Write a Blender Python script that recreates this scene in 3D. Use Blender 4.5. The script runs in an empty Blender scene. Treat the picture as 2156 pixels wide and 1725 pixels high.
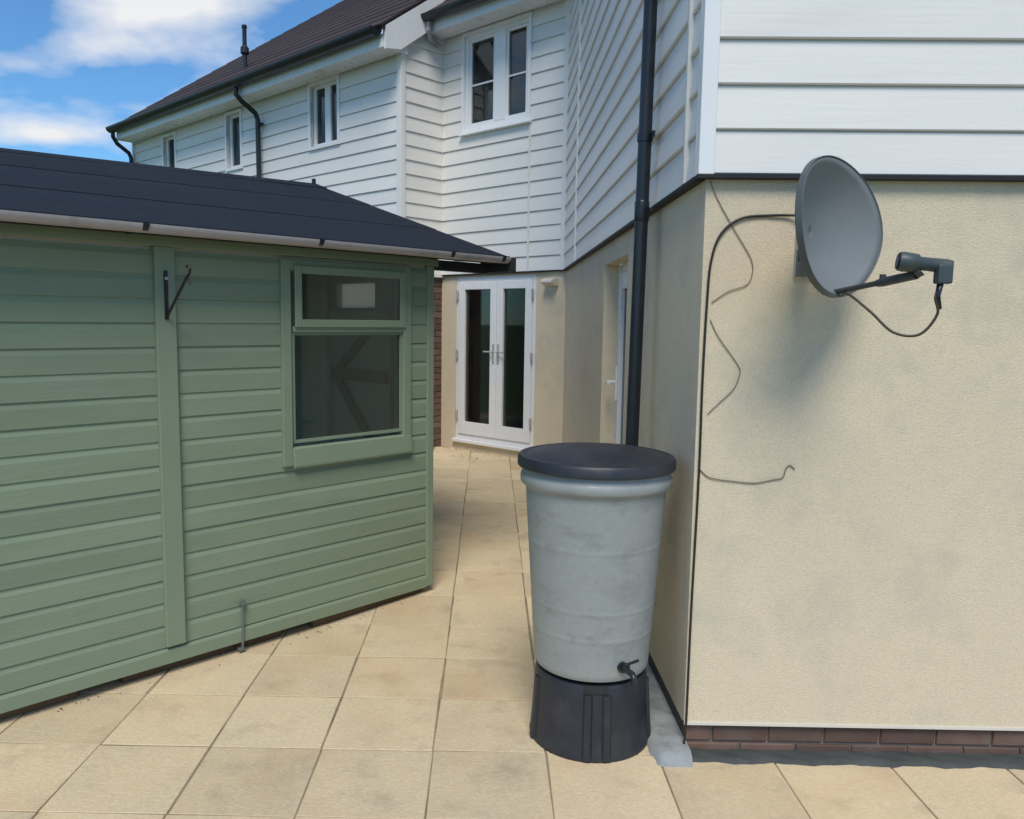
import bpy, math, random
from math import radians as rad, sin, cos, tan, pi, atan2, sqrt
from mathutils import Matrix, Vector
random.seed(7)
S = bpy.context.scene

# ------------------------------------------------------------------ camera
CAM_P, CAM_Y, CAM_R = rad(6.313), rad(-0.8066), rad(0.6235)
def cam_matrix():
    Ry = Matrix(((cos(CAM_Y), -sin(CAM_Y), 0), (sin(CAM_Y), cos(CAM_Y), 0), (0, 0, 1)))
    A = Matrix(((1, 0, 0), (0, 0, -1), (0, 1, 0)))
    Rp = Matrix(((1, 0, 0), (0, cos(CAM_P), -sin(CAM_P)), (0, sin(CAM_P), cos(CAM_P))))
    Rr = Matrix(((cos(CAM_R), -sin(CAM_R), 0), (sin(CAM_R), cos(CAM_R), 0), (0, 0, 1)))
    R = Rr @ Rp @ A @ Ry
    m = Matrix((R[0], -R[1], -R[2])).transposed().to_4x4()
    m.translation = (0, 0, 1.72)
    return m
cd = bpy.data.cameras.new('camera')
cam = bpy.data.objects.new('camera', cd); S.collection.objects.link(cam)
cam.matrix_world = cam_matrix()
cd.sensor_width = 36; cd.lens = 36 * 1680 / 2156; cd.shift_x = (1078 - 1005.07) / 2156
cd.clip_start = .05; cd.clip_end = 3000
S.camera = cam

# ------------------------------------------------------------------ sky, sun, exposure
SUN_AZ, SUN_EL = rad(184), rad(54)          # azimuth measured from +Y towards +X
W = bpy.data.worlds.new('World'); S.world = W; W.use_nodes = True
wt = W.node_tree; wt.nodes.clear()
def wn_(t, **k):
    n = wt.nodes.new(t)
    for a, b in k.items(): setattr(n, a, b)
    return n
sky = wn_('ShaderNodeTexSky', sky_type='NISHITA', sun_disc=False, sun_elevation=SUN_EL, sun_rotation=SUN_AZ, altitude=0, air_density=1.0, dust_density=.15, ozone_density=4.0)
tc = wn_('ShaderNodeTexCoord'); sep = wn_('ShaderNodeSeparateXYZ'); wt.links.new(tc.outputs['Generated'], sep.inputs[0])
zz = wn_('ShaderNodeMath', operation='ADD'); wt.links.new(sep.outputs['Z'], zz.inputs[0]); zz.inputs[1].default_value = .22
zm = wn_('ShaderNodeMath', operation='MAXIMUM'); wt.links.new(zz.outputs[0], zm.inputs[0]); zm.inputs[1].default_value = .05
dx = wn_('ShaderNodeMath', operation='DIVIDE'); wt.links.new(sep.outputs['X'], dx.inputs[0]); wt.links.new(zm.outputs[0], dx.inputs[1])
dy = wn_('ShaderNodeMath', operation='DIVIDE'); wt.links.new(sep.outputs['Y'], dy.inputs[0]); wt.links.new(zm.outputs[0], dy.inputs[1])
cmb = wn_('ShaderNodeCombineXYZ'); wt.links.new(dx.outputs[0], cmb.inputs[0]); wt.links.new(dy.outputs[0], cmb.inputs[1]); cmb.inputs[2].default_value = 4.1
nz = wn_('ShaderNodeTexNoise'); nz.inputs['Scale'].default_value = 2.1; nz.inputs['Detail'].default_value = 7; nz.inputs['Roughness'].default_value = .56
wt.links.new(cmb.outputs[0], nz.inputs['Vector'])
def bank(cx, cy, rx, ry, amt):            # a cloud bank: raises the noise round one direction
    a = wn_('ShaderNodeVectorMath', operation='SUBTRACT'); wt.links.new(cmb.outputs[0], a.inputs[0]); a.inputs[1].default_value = (cx, cy, 4.1)
    b = wn_('ShaderNodeVectorMath', operation='DIVIDE'); wt.links.new(a.outputs[0], b.inputs[0]); b.inputs[1].default_value = (rx, ry, 1)
    c = wn_('ShaderNodeVectorMath', operation='LENGTH'); wt.links.new(b.outputs[0], c.inputs[0])
    d = wn_('ShaderNodeMapRange', interpolation_type='SMOOTHSTEP'); wt.links.new(c.outputs['Value'], d.inputs['Value'])
    d.inputs['From Min'].default_value = 0; d.inputs['From Max'].default_value = 1.6; d.inputs['To Min'].default_value = amt; d.inputs['To Max'].default_value = 0
    return d.outputs[0]
acc = nz.outputs['Fac']
for args in ((-.66, 1.59, .15, .085, .28), (-1.15, 2.09, .15, .08, .27), (-.84, 1.86, .26, .10, -.16), (-.95, 1.60, .10, .14, -.22), (-.35, 1.70, .10, .10, -.12)):
    ad = wn_('ShaderNodeMath', operation='ADD'); wt.links.new(acc, ad.inputs[0]); wt.links.new(bank(*args), ad.inputs[1]); acc = ad.outputs[0]
rmp = wn_('ShaderNodeValToRGB'); rmp.color_ramp.elements[0].position = .50; rmp.color_ramp.elements[1].position = .77
wt.links.new(acc, rmp.inputs[0])
blu = wn_('ShaderNodeMix', data_type='RGBA', blend_type='MULTIPLY'); blu.inputs['Factor'].default_value = 1; blu.inputs['B'].default_value = (.60, .925, 1.10, 1)
wt.links.new(sky.outputs[0], blu.inputs['A'])
cl = wn_('ShaderNodeRGB'); cl.outputs[0].default_value = (6.3, 6.4, 6.55, 1)
mx = wn_('ShaderNodeMix', data_type='RGBA'); wt.links.new(rmp.outputs[0], mx.inputs['Factor'])
wt.links.new(blu.outputs['Result'], mx.inputs['A']); wt.links.new(cl.outputs[0], mx.inputs['B'])
bg = wn_('ShaderNodeBackground'); bg.inputs['Strength'].default_value = .125
wt.links.new(mx.outputs['Result'], bg.inputs['Color'])
wo = wn_('ShaderNodeOutputWorld'); wt.links.new(bg.outputs[0], wo.inputs[0])
ld = bpy.data.lights.new('sun', 'SUN'); ld.energy = 2.8; ld.angle = rad(26); ld.color = (1, .925, .80)
sun = bpy.data.objects.new('sun', ld); S.collection.objects.link(sun)
tow = Vector((sin(SUN_AZ) * cos(SUN_EL), cos(SUN_AZ) * cos(SUN_EL), sin(SUN_EL)))
sun.rotation_euler = tow.to_track_quat('Z', 'Y').to_euler(); sun.location = (2, -4, 9)
S.view_settings.view_transform = 'Standard'; S.view_settings.look = 'None'
S.view_settings.exposure = .12; S.view_settings.gamma = 1
S.render.engine = 'CYCLES'; S.cycles.max_bounces = 7; S.cycles.diffuse_bounces = 4; S.cycles.glossy_bounces = 3; S.cycles.transparent_max_bounces = 10

# ------------------------------------------------------------------ materials
MATS = {}
def mat(name, col, rough=.6, var=.0, tint=None, nscale=4, namount=.0, dirt=None, dscale=1.5, dlo=.5, dhi=.75, damount=0.,
        bump=0., bscale=60, bstretch=(1, 1, 1), bdist=.002, spec=.5, metallic=0, stretch=(1, 1, 1), bdetail=2, fine=None, stain=None):
    """procedural principled material: base colour + broad mottling + dirt of its own shape + per-object variation + fine bump"""
    m = bpy.data.materials.new(name); m.use_nodes = True; nt = m.node_tree; N, L = nt.nodes, nt.links
    b = N['Principled BSDF']; b.inputs['Roughness'].default_value = rough; b.inputs['Metallic'].default_value = metallic
    b.inputs['Specular IOR Level'].default_value = spec
    tcn = N.new('ShaderNodeTexCoord'); oi = N.new('ShaderNodeObjectInfo')
    off = N.new('ShaderNodeVectorMath'); off.operation = 'MULTIPLY_ADD'          # shift the pattern from piece to piece
    cxyz = N.new('ShaderNodeCombineXYZ')
    for i in range(3): L.new(oi.outputs['Random'], cxyz.inputs[i])
    L.new(cxyz.outputs[0], off.inputs[0]); off.inputs[1].default_value = (37, 61, 23); L.new(tcn.outputs['Object'], off.inputs[2])
    co = off.outputs[0]
    def noise(scale, detail, st=(1, 1, 1), rough_=.55):
        v = N.new('ShaderNodeVectorMath'); v.operation = 'MULTIPLY'; L.new(co, v.inputs[0]); v.inputs[1].default_value = st
        n = N.new('ShaderNodeTexNoise'); n.inputs['Scale'].default_value = scale; n.inputs['Detail'].default_value = detail
        n.inputs['Roughness'].default_value = rough_
        L.new(v.outputs[0], n.inputs['Vector']); return n
    cur = None
    rgb = N.new('ShaderNodeRGB'); rgb.outputs[0].default_value = (*col, 1); cur = rgb.outputs[0]
    def mixin(fac, colB, blend='MIX'):
        nonlocal cur
        x = N.new('ShaderNodeMix'); x.data_type = 'RGBA'; x.blend_type = blend
        L.new(fac, x.inputs['Factor']); L.new(cur, x.inputs['A']); x.inputs['B'].default_value = (*colB, 1); cur = x.outputs['Result']
    def rampf(src, lo, hi, amt):
        r = N.new('ShaderNodeMapRange'); r.inputs['From Min'].default_value = lo; r.inputs['From Max'].default_value = hi
        r.inputs['To Min'].default_value = 0; r.inputs['To Max'].default_value = amt; L.new(src, r.inputs['Value']); return r.outputs[0]
    if namount: mixin(rampf(noise(nscale, 3, stretch).outputs['Fac'], .3, .7, namount), tint or tuple(c * .8 for c in col))
    if fine: mixin(rampf(noise(fine[0], 2).outputs['Fac'], .42, .72, fine[2]), fine[1])
    if damount: mixin(rampf(noise(dscale, 4, stretch, .62).outputs['Fac'], dlo, dhi, damount), dirt)
    if stain: mixin(rampf(noise(stain[0], 3, (1, 1, 1), .65).outputs['Fac'], stain[2], stain[3], stain[4]), stain[1])
    if var:
        h = N.new('ShaderNodeHueSaturation'); r = N.new('ShaderNodeMapRange'); r.inputs['To Min'].default_value = 1 - var; r.inputs['To Max'].default_value = 1 + var
        L.new(oi.outputs['Random'], r.inputs['Value']); L.new(r.outputs[0], h.inputs['Value']); L.new(cur, h.inputs['Color']); cur = h.outputs[0]
    L.new(cur, b.inputs['Base Color'])
    rr = noise(nscale * 2, 1); rm = N.new('ShaderNodeMapRange'); rm.inputs['To Min'].default_value = max(.02, rough - .1); rm.inputs['To Max'].default_value = min(1, rough + .1)
    L.new(rr.outputs['Fac'], rm.inputs['Value']); L.new(rm.outputs[0], b.inputs['Roughness'])
    if bump:
        n = noise(bscale, bdetail, bstretch, .6); bp = N.new('ShaderNodeBump'); bp.inputs['Strength'].default_value = bump; bp.inputs['Distance'].default_value = bdist
        L.new(n.outputs['Fac'], bp.inputs['Height']); L.new(bp.outputs[0], b.inputs['Normal'])
    MATS[name] = m
    return m
def glass_mat(name, tint, gloss=1.0, opac=.0):
    m = bpy.data.materials.new(name); m.use_nodes = True; nt = m.node_tree; N, L = nt.nodes, nt.links; N.clear()
    o = N.new('ShaderNodeOutputMaterial'); t = N.new('ShaderNodeBsdfTransparent'); t.inputs[0].default_value = (*tint, 1)
    g = N.new('ShaderNodeBsdfGlossy'); g.inputs['Roughness'].default_value = .02
    f = N.new('ShaderNodeFresnel'); f.inputs[0].default_value = 1.5
    ml = N.new('ShaderNodeMath'); ml.operation = 'MULTIPLY'; ml.use_clamp = True; L.new(f.outputs[0], ml.inputs[0]); ml.inputs[1].default_value = gloss
    mx = N.new('ShaderNodeMixShader'); L.new(ml.outputs[0], mx.inputs[0]); L.new(t.outputs[0], mx.inputs[1]); L.new(g.outputs[0], mx.inputs[2])
    L.new(mx.outputs[0], o.inputs[0]); MATS[name] = m
    return m

mat('cladding', (.755, .735, .70), .45, var=.03, namount=.5, tint=(.68, .665, .64), nscale=2.2, dirt=(.45, .44, .40), dscale=2.0, dlo=.58, dhi=.85, damount=.35,
    bump=.35, bscale=45, bstretch=(.06, 1, 1), bdist=.003, stretch=(.35, 1, 1.6))
mat('white_upvc', (.78, .79, .80), .3, var=.01, namount=.25, tint=(.70, .70, .69), dirt=(.4, .38, .33), dlo=.6, dhi=.85, damount=.25)
mat('render', (.70, .60, .435), .92, namount=.5, tint=(.62, .545, .41), nscale=2.6, dirt=(.45, .41, .33), dscale=4.2, dlo=.55, dhi=.85, damount=.5,
    bump=.8, bscale=190, bdist=.004, spec=.2, fine=(120, (.54, .475, .365), .6), stain=(3.0, (.44, .415, .35), .53, .82, .6))
mat('render_bead', (.66, .62, .54), .7, namount=.4)
mat('brick', (.135, .082, .062), .9, var=.28, namount=.7, tint=(.17, .115, .10), nscale=9, dirt=(.20, .175, .165), dscale=5, dlo=.5, dhi=.8, damount=.5, bump=.6, bscale=70, bdist=.003, spec=.2)
mat('mortar', (.17, .145, .13), .95, namount=.6, nscale=14, bump=.5, bscale=120)
mat('bitumen', (.012, .013, .015), .55, namount=.5, nscale=14, tint=(.03, .03, .032), bump=.5, bscale=60)
mat('black_plastic', (.010, .013, .020), .33, namount=.4, tint=(.018, .021, .027), dirt=(.05, .05, .048), damount=.35)
mat('black_metal', (.012, .013, .013), .45, namount=.3)
mat('starter', (.009, .010, .012), .7)
mat('green_paint', (.202, .262, .176), .75, var=.075, namount=.6, tint=(.215, .268, .185), nscale=3, stretch=(.2, 1, 1), dirt=(.135, .178, .115), dscale=4.5, dlo=.5, dhi=.8, damount=.5,
    bump=.6, bscale=80, bstretch=(.05, 1, 1), bdist=.002, stain=(2.6, (.245, .275, .21), .54, .82, .4))
mat('green_trim', (.200, .262, .175), .55, var=.03, namount=.6, tint=(.22, .272, .19), nscale=4, dirt=(.2, .21, .17), damount=.3, bump=.3, bscale=60, bstretch=(1, 1, .08), bdist=.0015)
mat('felt', (.010, .016, .028), .92, var=.05, namount=.6, tint=(.017, .022, .033), nscale=2, dirt=(.04, .045, .052), dscale=30, dlo=.5, dhi=.75, damount=.35, bump=.6, bscale=330, bdist=.003, spec=.25)
mat('shaded_timber', (.022, .026, .026), .7, namount=.5, bump=.3, bscale=60, bstretch=(.1, 1, 1))  # near black: shade under the shed eaves put into the timber colour
mat('gutter', (.42, .385, .39), .38, namount=.5, tint=(.32, .29, .29), nscale=6, dirt=(.10, .09, .085), dscale=5, dlo=.5, dhi=.72, damount=.5)
mat('bearer_wood', (.12, .075, .04), .9, var=.2, namount=.7, nscale=12, bump=.6, bscale=40)
mat('inner_wood', (.66, .58, .49), .85, var=.12, namount=.6, nscale=3, tint=(.54, .47, .40), stretch=(.3, 1, 1), bump=.3, bscale=50)
mat('slab', (.63, .50, .315), .88, var=.085, stain=(1.3, (.52, .36, .20), .5, .75, .55), namount=.75, tint=(.53, .445, .30), nscale=3.5, dirt=(.38, .31, .22), dscale=5.5, dlo=.54, dhi=.8, damount=.7,
    bump=.7, bscale=80, bdist=.004, spec=.25, fine=(55, (.69, .59, .43), .5))
mat('joint_sand', (.36, .28, .18), .95, namount=.9, tint=(.13, .10, .068), nscale=5, bump=.6, bscale=150)
mat('cement', (.25, .265, .265), .95, namount=.7, tint=(.36, .39, .40), nscale=10, dirt=(.12, .13, .13), dscale=9, dlo=.45, dhi=.7, damount=.6, bump=.5, bscale=70, bdist=.004, spec=.2)
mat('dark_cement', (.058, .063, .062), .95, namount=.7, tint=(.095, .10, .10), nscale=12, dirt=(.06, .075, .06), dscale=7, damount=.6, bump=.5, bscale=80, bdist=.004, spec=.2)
mat('lawn', (.07, .11, .03), .95, namount=.7, nscale=2, tint=(.1, .12, .045), bump=.8, bscale=40, bdist=.03)
mat('butt_grey', (.270, .290, .282), .42, namount=.6, tint=(.30, .33, .325), nscale=4, stretch=(1, 1, 2.2), dirt=(.17, .185, .19), dscale=5, dlo=.52, dhi=.72, damount=.5, bump=.3, bscale=28, bstretch=(1, 1, 2.5), bdist=.003, stain=(9, (.15, .16, .16), .60, .78, .55), fine=(40, (.33, .35, .35), .4))
mat('butt_black', (.017, .020, .028), .46, namount=.5, tint=(.03, .033, .042), nscale=6, dirt=(.07, .07, .068), dscale=6, dlo=.52, dhi=.8, damount=.4, bump=.25, bscale=90)
mat('dish_grey', (.17, .19, .20), .62, namount=.5, tint=(.20, .215, .225), nscale=5, dirt=(.12, .13, .13), dscale=6, damount=.4, bump=.12, bscale=120)
mat('dish_dark', (.045, .052, .056), .5, namount=.4)
mat('lnb_grey', (.045, .06, .068), .5, namount=.5, tint=(.07, .085, .09), nscale=20)
mat('coax', (.018, .017, .015), .5); mat('brown_wire', (.20, .145, .10), .6, namount=.4); mat('coax_brown', (.055, .04, .024), .5)
mat('roof_tile', (.044, .034, .036), .85, var=.12, namount=.7, tint=(.066, .048, .047), nscale=5, dirt=(.045, .045, .045), damount=.5, bump=.5, bscale=40, spec=.2)
mat('bolt_grey', (.13, .155, .14), .5, namount=.4)
mat('brace_wood', (.34, .27, .21), .85, namount=.5)
mat('rim_grey', (.085, .10, .105), .55, namount=.5)
mat('steel', (.45, .46, .47), .35, metallic=.9)
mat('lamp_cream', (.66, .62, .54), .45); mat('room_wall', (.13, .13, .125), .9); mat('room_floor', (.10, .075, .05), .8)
mat('blind', (.24, .26, .25), .8, namount=.3, stretch=(6, 1, .2)); mat('hinge', (.5, .5, .49), .4, metallic=.4)
glass_mat('glass', (.80, .86, .84), 1.0); glass_mat('dark_glass', (.55, .58, .58), .5); glass_mat('shed_glass', (.86, .88, .86), 1.35)
m_ = bpy.data.materials.new('frosted'); m_.use_nodes = True; m_.node_tree.nodes.clear()
_o = m_.node_tree.nodes.new('ShaderNodeOutputMaterial'); _t = m_.node_tree.nodes.new('ShaderNodeBsdfTranslucent'); _t.inputs[0].default_value = (.9, .93, .93, 1)
m_.node_tree.links.new(_t.outputs[0], _o.inputs[0]); MATS['frosted'] = m_

# ------------------------------------------------------------------ mesh helpers
class MB:
    def __init__(s): s.v = []; s.f = []
    def add(s, vs, fs):
        k = len(s.v); s.v += [tuple(p) for p in vs]; s.f += [tuple(i + k for i in f) for f in fs]; return s
    def box(s, a0, a1, b0, b1, z0, z1):
        return s.add([(a0, b0, z0), (a1, b0, z0), (a1, b1, z0), (a0, b1, z0), (a0, b0, z1), (a1, b0, z1), (a1, b1, z1), (a0, b1, z1)],
                     [(0, 3, 2, 1), (4, 5, 6, 7), (0, 1, 5, 4), (1, 2, 6, 5), (2, 3, 7, 6), (3, 0, 4, 7)])
    def prism_x(s, a0, a1, prof):      # closed profile in (b,z), extruded along a
        n = len(prof)
        area = sum(prof[i][0] * prof[(i + 1) % n][1] - prof[(i + 1) % n][0] * prof[i][1] for i in range(n))
        if area < 0: prof = prof[::-1]
        vs = [(a0, p[0], p[1]) for p in prof] + [(a1, p[0], p[1]) for p in prof]
        fs = [tuple(range(n))[::-1], tuple(range(n, 2 * n))] + [(i, (i + 1) % n, n + (i + 1) % n, n + i) for i in range(n)]
        return s.add(vs, fs)
    def prism_y(s, b0, b1, prof):      # closed profile in (a,z), extruded along b
        n = len(prof)
        area = sum(prof[i][0] * prof[(i + 1) % n][1] - prof[(i + 1) % n][0] * prof[i][1] for i in range(n))
        if area < 0: prof = prof[::-1]
        vs = [(p[0], b0, p[1]) for p in prof] + [(p[0], b1, p[1]) for p in prof]
        fs = [tuple(range(n)), tuple(range(n, 2 * n))[::-1]] + [((i + 1) % n, i, n + i, n + (i + 1) % n) for i in range(n)]
        return s.add(vs, fs)
    def tube(s, pts, r, n=10, cap=True):
        P = [Vector(p) for p in pts]; rs = r if isinstance(r, (list, tuple)) else [r] * len(P)
        k = len(s.v); ref = None
        for i, p in enumerate(P):
            t = (P[min(i + 1, len(P) - 1)] - P[max(i - 1, 0)]).normalized()
            if ref is None: ref = t.orthogonal().normalized()
            ref = (ref - t * ref.dot(t)).normalized(); bi = t.cross(ref)
            for j in range(n):
                q = p + (ref * cos(2 * pi * j / n) + bi * sin(2 * pi * j / n)) * rs[i]; s.v.append(tuple(q))
        for i in range(len(P) - 1):
            for j in range(n):
                s.f.append((k + i * n + j, k + i * n + (j + 1) % n, k + (i + 1) * n + (j + 1) % n, k + (i + 1) * n + j))
        if cap: s.f.append(tuple(k + j for j in range(n))[::-1]); s.f.append(tuple(k + (len(P) - 1) * n + j for j in range(n)))
        return s
    def lathe(s, prof, n=48, c=(0, 0, 0), a0=0, a1=2 * pi):    # prof: (r,z)
        k = len(s.v); full = abs(a1 - a0 - 2 * pi) < 1e-6; m = n if full else n + 1
        for r, z in prof:
            for j in range(m):
                t = a0 + (a1 - a0) * j / n; s.v.append((c[0] + r * cos(t), c[1] + r * sin(t), c[2] + z))
        for i in range(len(prof) - 1):
            for j in range(n):
                j2 = (j + 1) % m if full else j + 1
                s.f.append((k + i * m + j, k + i * m + j2, k + (i + 1) * m + j2, k + (i + 1) * m + j))
        return s
    def wall(s, a0, a1, z0, z1, b0, b1, holes=()):    # slab between b0 (outside) and b1 with rectangular openings (a0,a1,z0,z1)
        A = sorted({a0, a1, *[h[0] for h in holes], *[h[1] for h in holes]}); Z = sorted({z0, z1, *[h[2] for h in holes], *[h[3] for h in holes]})
        inh = lambda a, z: any(h[0] < a < h[1] and h[2] < z < h[3] for h in holes)
        for i in range(len(A) - 1):
            for j in range(len(Z) - 1):
                x0, x1, y0, y1 = A[i], A[i + 1], Z[j], Z[j + 1]
                if inh((x0 + x1) / 2, (y0 + y1) / 2): continue
                s.add([(x0, b0, y0), (x1, b0, y0), (x1, b0, y1), (x0, b0, y1)], [(0, 1, 2, 3)])
                s.add([(x0, b1, y0), (x1, b1, y0), (x1, b1, y1), (x0, b1, y1)], [(3, 2, 1, 0)])
        for (x0, x1, y0, y1) in holes:
            s.add([(x0, b0, y0), (x1, b0, y0), (x1, b0, y1), (x0, b0, y1), (x0, b1, y0), (x1, b1, y0), (x1, b1, y1), (x0, b1, y1)],
                  [(0, 4, 5, 1), (1, 5, 6, 2), (2, 6, 7, 3), (3, 7, 4, 0)])
        s.add([(a0, b0, z0), (a1, b0, z0), (a1, b0, z1), (a0, b0, z1), (a0, b1, z0), (a1, b1, z0), (a1, b1, z1), (a0, b1, z1)],
              [(0, 1, 5, 4), (1, 2, 6, 5), (2, 3, 7, 6), (3, 0, 4, 7)])
        return s

WM = {}                                    # object -> world matrix
class Frame:
    """wall frame: a runs to the right along the wall seen from outside, b into the wall, z up"""
    def __init__(s, ox, oy, theta): s.m = Matrix.Translation((ox, oy, 0)) @ Matrix.Rotation(theta, 4, 'Z'); s.th = theta
    def pt(s, a, b, z): return s.m @ Vector((a, b, z))
WORLD = Frame(0, 0, 0)
def link(o, parent, world):
    S.collection.objects.link(o); WM[o] = world
    if parent is None: o.matrix_basis = world
    else: o.parent = parent; o.matrix_basis = WM[parent].inverted() @ world
    return o
def piece(name, mb, material, parent=None, frame=WORLD, smooth=False, bevel=0, origin=None, segs=2):
    vs = mb.v
    if origin is None:
        lo = [min(p[i] for p in vs) for i in range(3)]; hi = [max(p[i] for p in vs) for i in range(3)]
        origin = ((lo[0] + hi[0]) / 2, (lo[1] + hi[1]) / 2, lo[2])
    me = bpy.data.meshes.new(name)
    me.from_pydata([(p[0] - origin[0], p[1] - origin[1], p[2] - origin[2]) for p in vs], [], mb.f); me.validate()
    me.materials.append(MATS[material] if isinstance(material, str) else material)
    if smooth: me.polygons.foreach_set('use_smooth', [True] * len(me.polygons))
    o = bpy.data.objects.new(name, me)
    if bevel:
        bv = o.modifiers.new('bevel', 'BEVEL'); bv.width = bevel; bv.segments = segs; bv.limit_method = 'ANGLE'; bv.angle_limit = rad(40)
    return link(o, parent, frame.m @ Matrix.Translation(origin))
def empty(name, loc, label, category, group=None):
    o = bpy.data.objects.new(name, None); o.empty_display_size = .2; link(o, None, Matrix.Translation(loc))
    return tag(o, label, category, group)
def tag(o, label, category, group=None):
    o['label'] = label; o['category'] = category
    if group: o['group'] = group
    return o
def box(*a): return MB().box(*a)
def smooth_by_angle(o, ang=35):
    me = o.data; me.polygons.foreach_set('use_smooth', [True] * len(me.polygons))
    try: me.set_sharp_from_angle(angle=rad(ang))
    except Exception: pass

# ------------------------------------------------------------------ layout frames (metres, from the house corner)
TH_W = atan2(-.67601, .73689); TH_R = atan2(.73689, .67601); TH_S = rad(45.5)
F_FRONT = Frame(.80, 3.06, 0)
F_SIDE = Frame(.80, 3.06, -pi / 2)
F_WING = Frame(.80, 8.548, TH_W)
F_RET = Frame(.80 - 1.88 * .73689, 8.548 + 1.88 * .67601, TH_R)
F_LEFT = Frame(-1.0248, 9.340, TH_W)
F_SHED = Frame(-.3588, 4.911, TH_S)
F_GAB = Frame(-.3588, 4.911, TH_S + pi / 2)
CLAD_Z, EXPO = 2.27, .16
def zg(Y): return 0 if Y < 4.4 else min((Y - 4.4) * .0385, .177)

# ------------------------------------------------------------------ ground and patio
g = piece('ground', MB().add([(-400, -300, -.09), (400, -300, -.09), (400, 700, -.09), (-400, 700, -.09)], [(0, 1, 2, 3)]), 'lawn'); g['kind'] = 'structure'
mbp = MB(); ys = [-.6, 4.4, 9.0, 13.5]
for y in ys: mbp.v += [(-4.3, y, zg(y) - .0035), (4.6, y, zg(y) - .0035)]
mbp.f += [(2 * i, 2 * i + 1, 2 * i + 3, 2 * i + 2) for i in range(3)]
k = len(mbp.v); mbp.v += [(-4.3, -.6, -.12), (4.6, -.6, -.12), (4.6, 13.5, -.12), (-4.3, 13.5, -.12)]
mbp.f += [(0, k, k + 1, 1), (1, k + 1, k + 2, 7), (7, k + 2, k + 3, 6), (6, k + 3, k, 0)]
patio = piece('patio', mbp, 'joint_sand', origin=(0, 0, 0)); patio['kind'] = 'structure'
PX, PY, GAP = .4505, .4445, .0072
def slab_mesh(seed):
    r = random.Random(seed); hx, hy, c, t = (PX - GAP) / 2, (PY - GAP) / 2, .002, .035
    v = []
    for (sx, sy) in ((-1, -1), (1, -1), (1, 1), (-1, 1)):
        jx, jy = r.uniform(-.003, .003), r.uniform(-.003, .003)
        v.append((sx * hx + jx, sy * hy + jy))
    V = [(x, y, -t) for x, y in v] + [(x, y, -c) for x, y in v] + [(x - c * (1 if x > 0 else -1), y - c * (1 if y > 0 else -1), 0) for x, y in v]
    Fc = [(8, 9, 10, 11)] + [(i, (i + 1) % 4, 4 + (i + 1) % 4, 4 + i) for i in range(4)] + [(4 + i, 4 + (i + 1) % 4, 8 + (i + 1) % 4, 8 + i) for i in range(4)]
    me = bpy.data.meshes.new('paving_slab'); me.from_pydata(V, [], Fc); me.materials.append(MATS['slab']); return me
SLABS = [slab_mesh(i) for i in range(6)]
F_SHEDi = F_SHED.m.inverted(); F_WINGi = F_WING.m.inverted(); F_LEFTi = F_LEFT.m.inverted()
rs = random.Random(3)
for i in range(-8, 8):
    for j in range(-4, 20):
        X = -.205 + (i + .5) * PX; Y = 2.595 + (j + .5) * PY
        if X > .80 - .19 and Y > 3.06 - .2 and not (X < .80 + .25 and False): continue      # under the house
        if Y < .9 or X < -3.7: continue
        q = F_SHEDi @ Vector((X, Y, 0))
        if q.y > .42 and q.x < -.42: continue                                               # under the shed
        w = F_WINGi @ Vector((X, Y, 0)); l = F_LEFTi @ Vector((X, Y, 0))
        if w.y > .25 or (l.y > .2 and l.x < .1): continue
        o = bpy.data.objects.new('paving_slab', rs.choice(SLABS))
        sl = atan2(zg(Y + .2) - zg(Y - .2), .4)
        m = Matrix.Translation((X + rs.uniform(-.0015, .0015), Y + rs.uniform(-.0015, .0015), zg(Y) + rs.uniform(-.0012, .0012))) @ Matrix.Rotation(sl + rs.uniform(-.0025, .0025), 4, 'X') @ Matrix.Rotation(rs.uniform(-.0025, .0025), 4, 'Y') @ Matrix.Rotation(rs.choice((0, 0, pi)) + rs.uniform(-.002, .002), 4, 'Z')
        link(o, patio, m)
# narrow cut slabs between the last full row and the near house wall
for i in range(0, 8):
    X = -.205 + (2 + i + .5) * PX
    mbc = MB(); x0, x1 = X - PX / 2 + GAP / 2, X + PX / 2 - GAP / 2
    mbc.box(x0, x1, 2.595 + GAP / 2, 2.972, -.035, 0)
    if x1 > .62: piece('paving_slab', mbc, 'slab', patio, bevel=.004)

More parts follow.
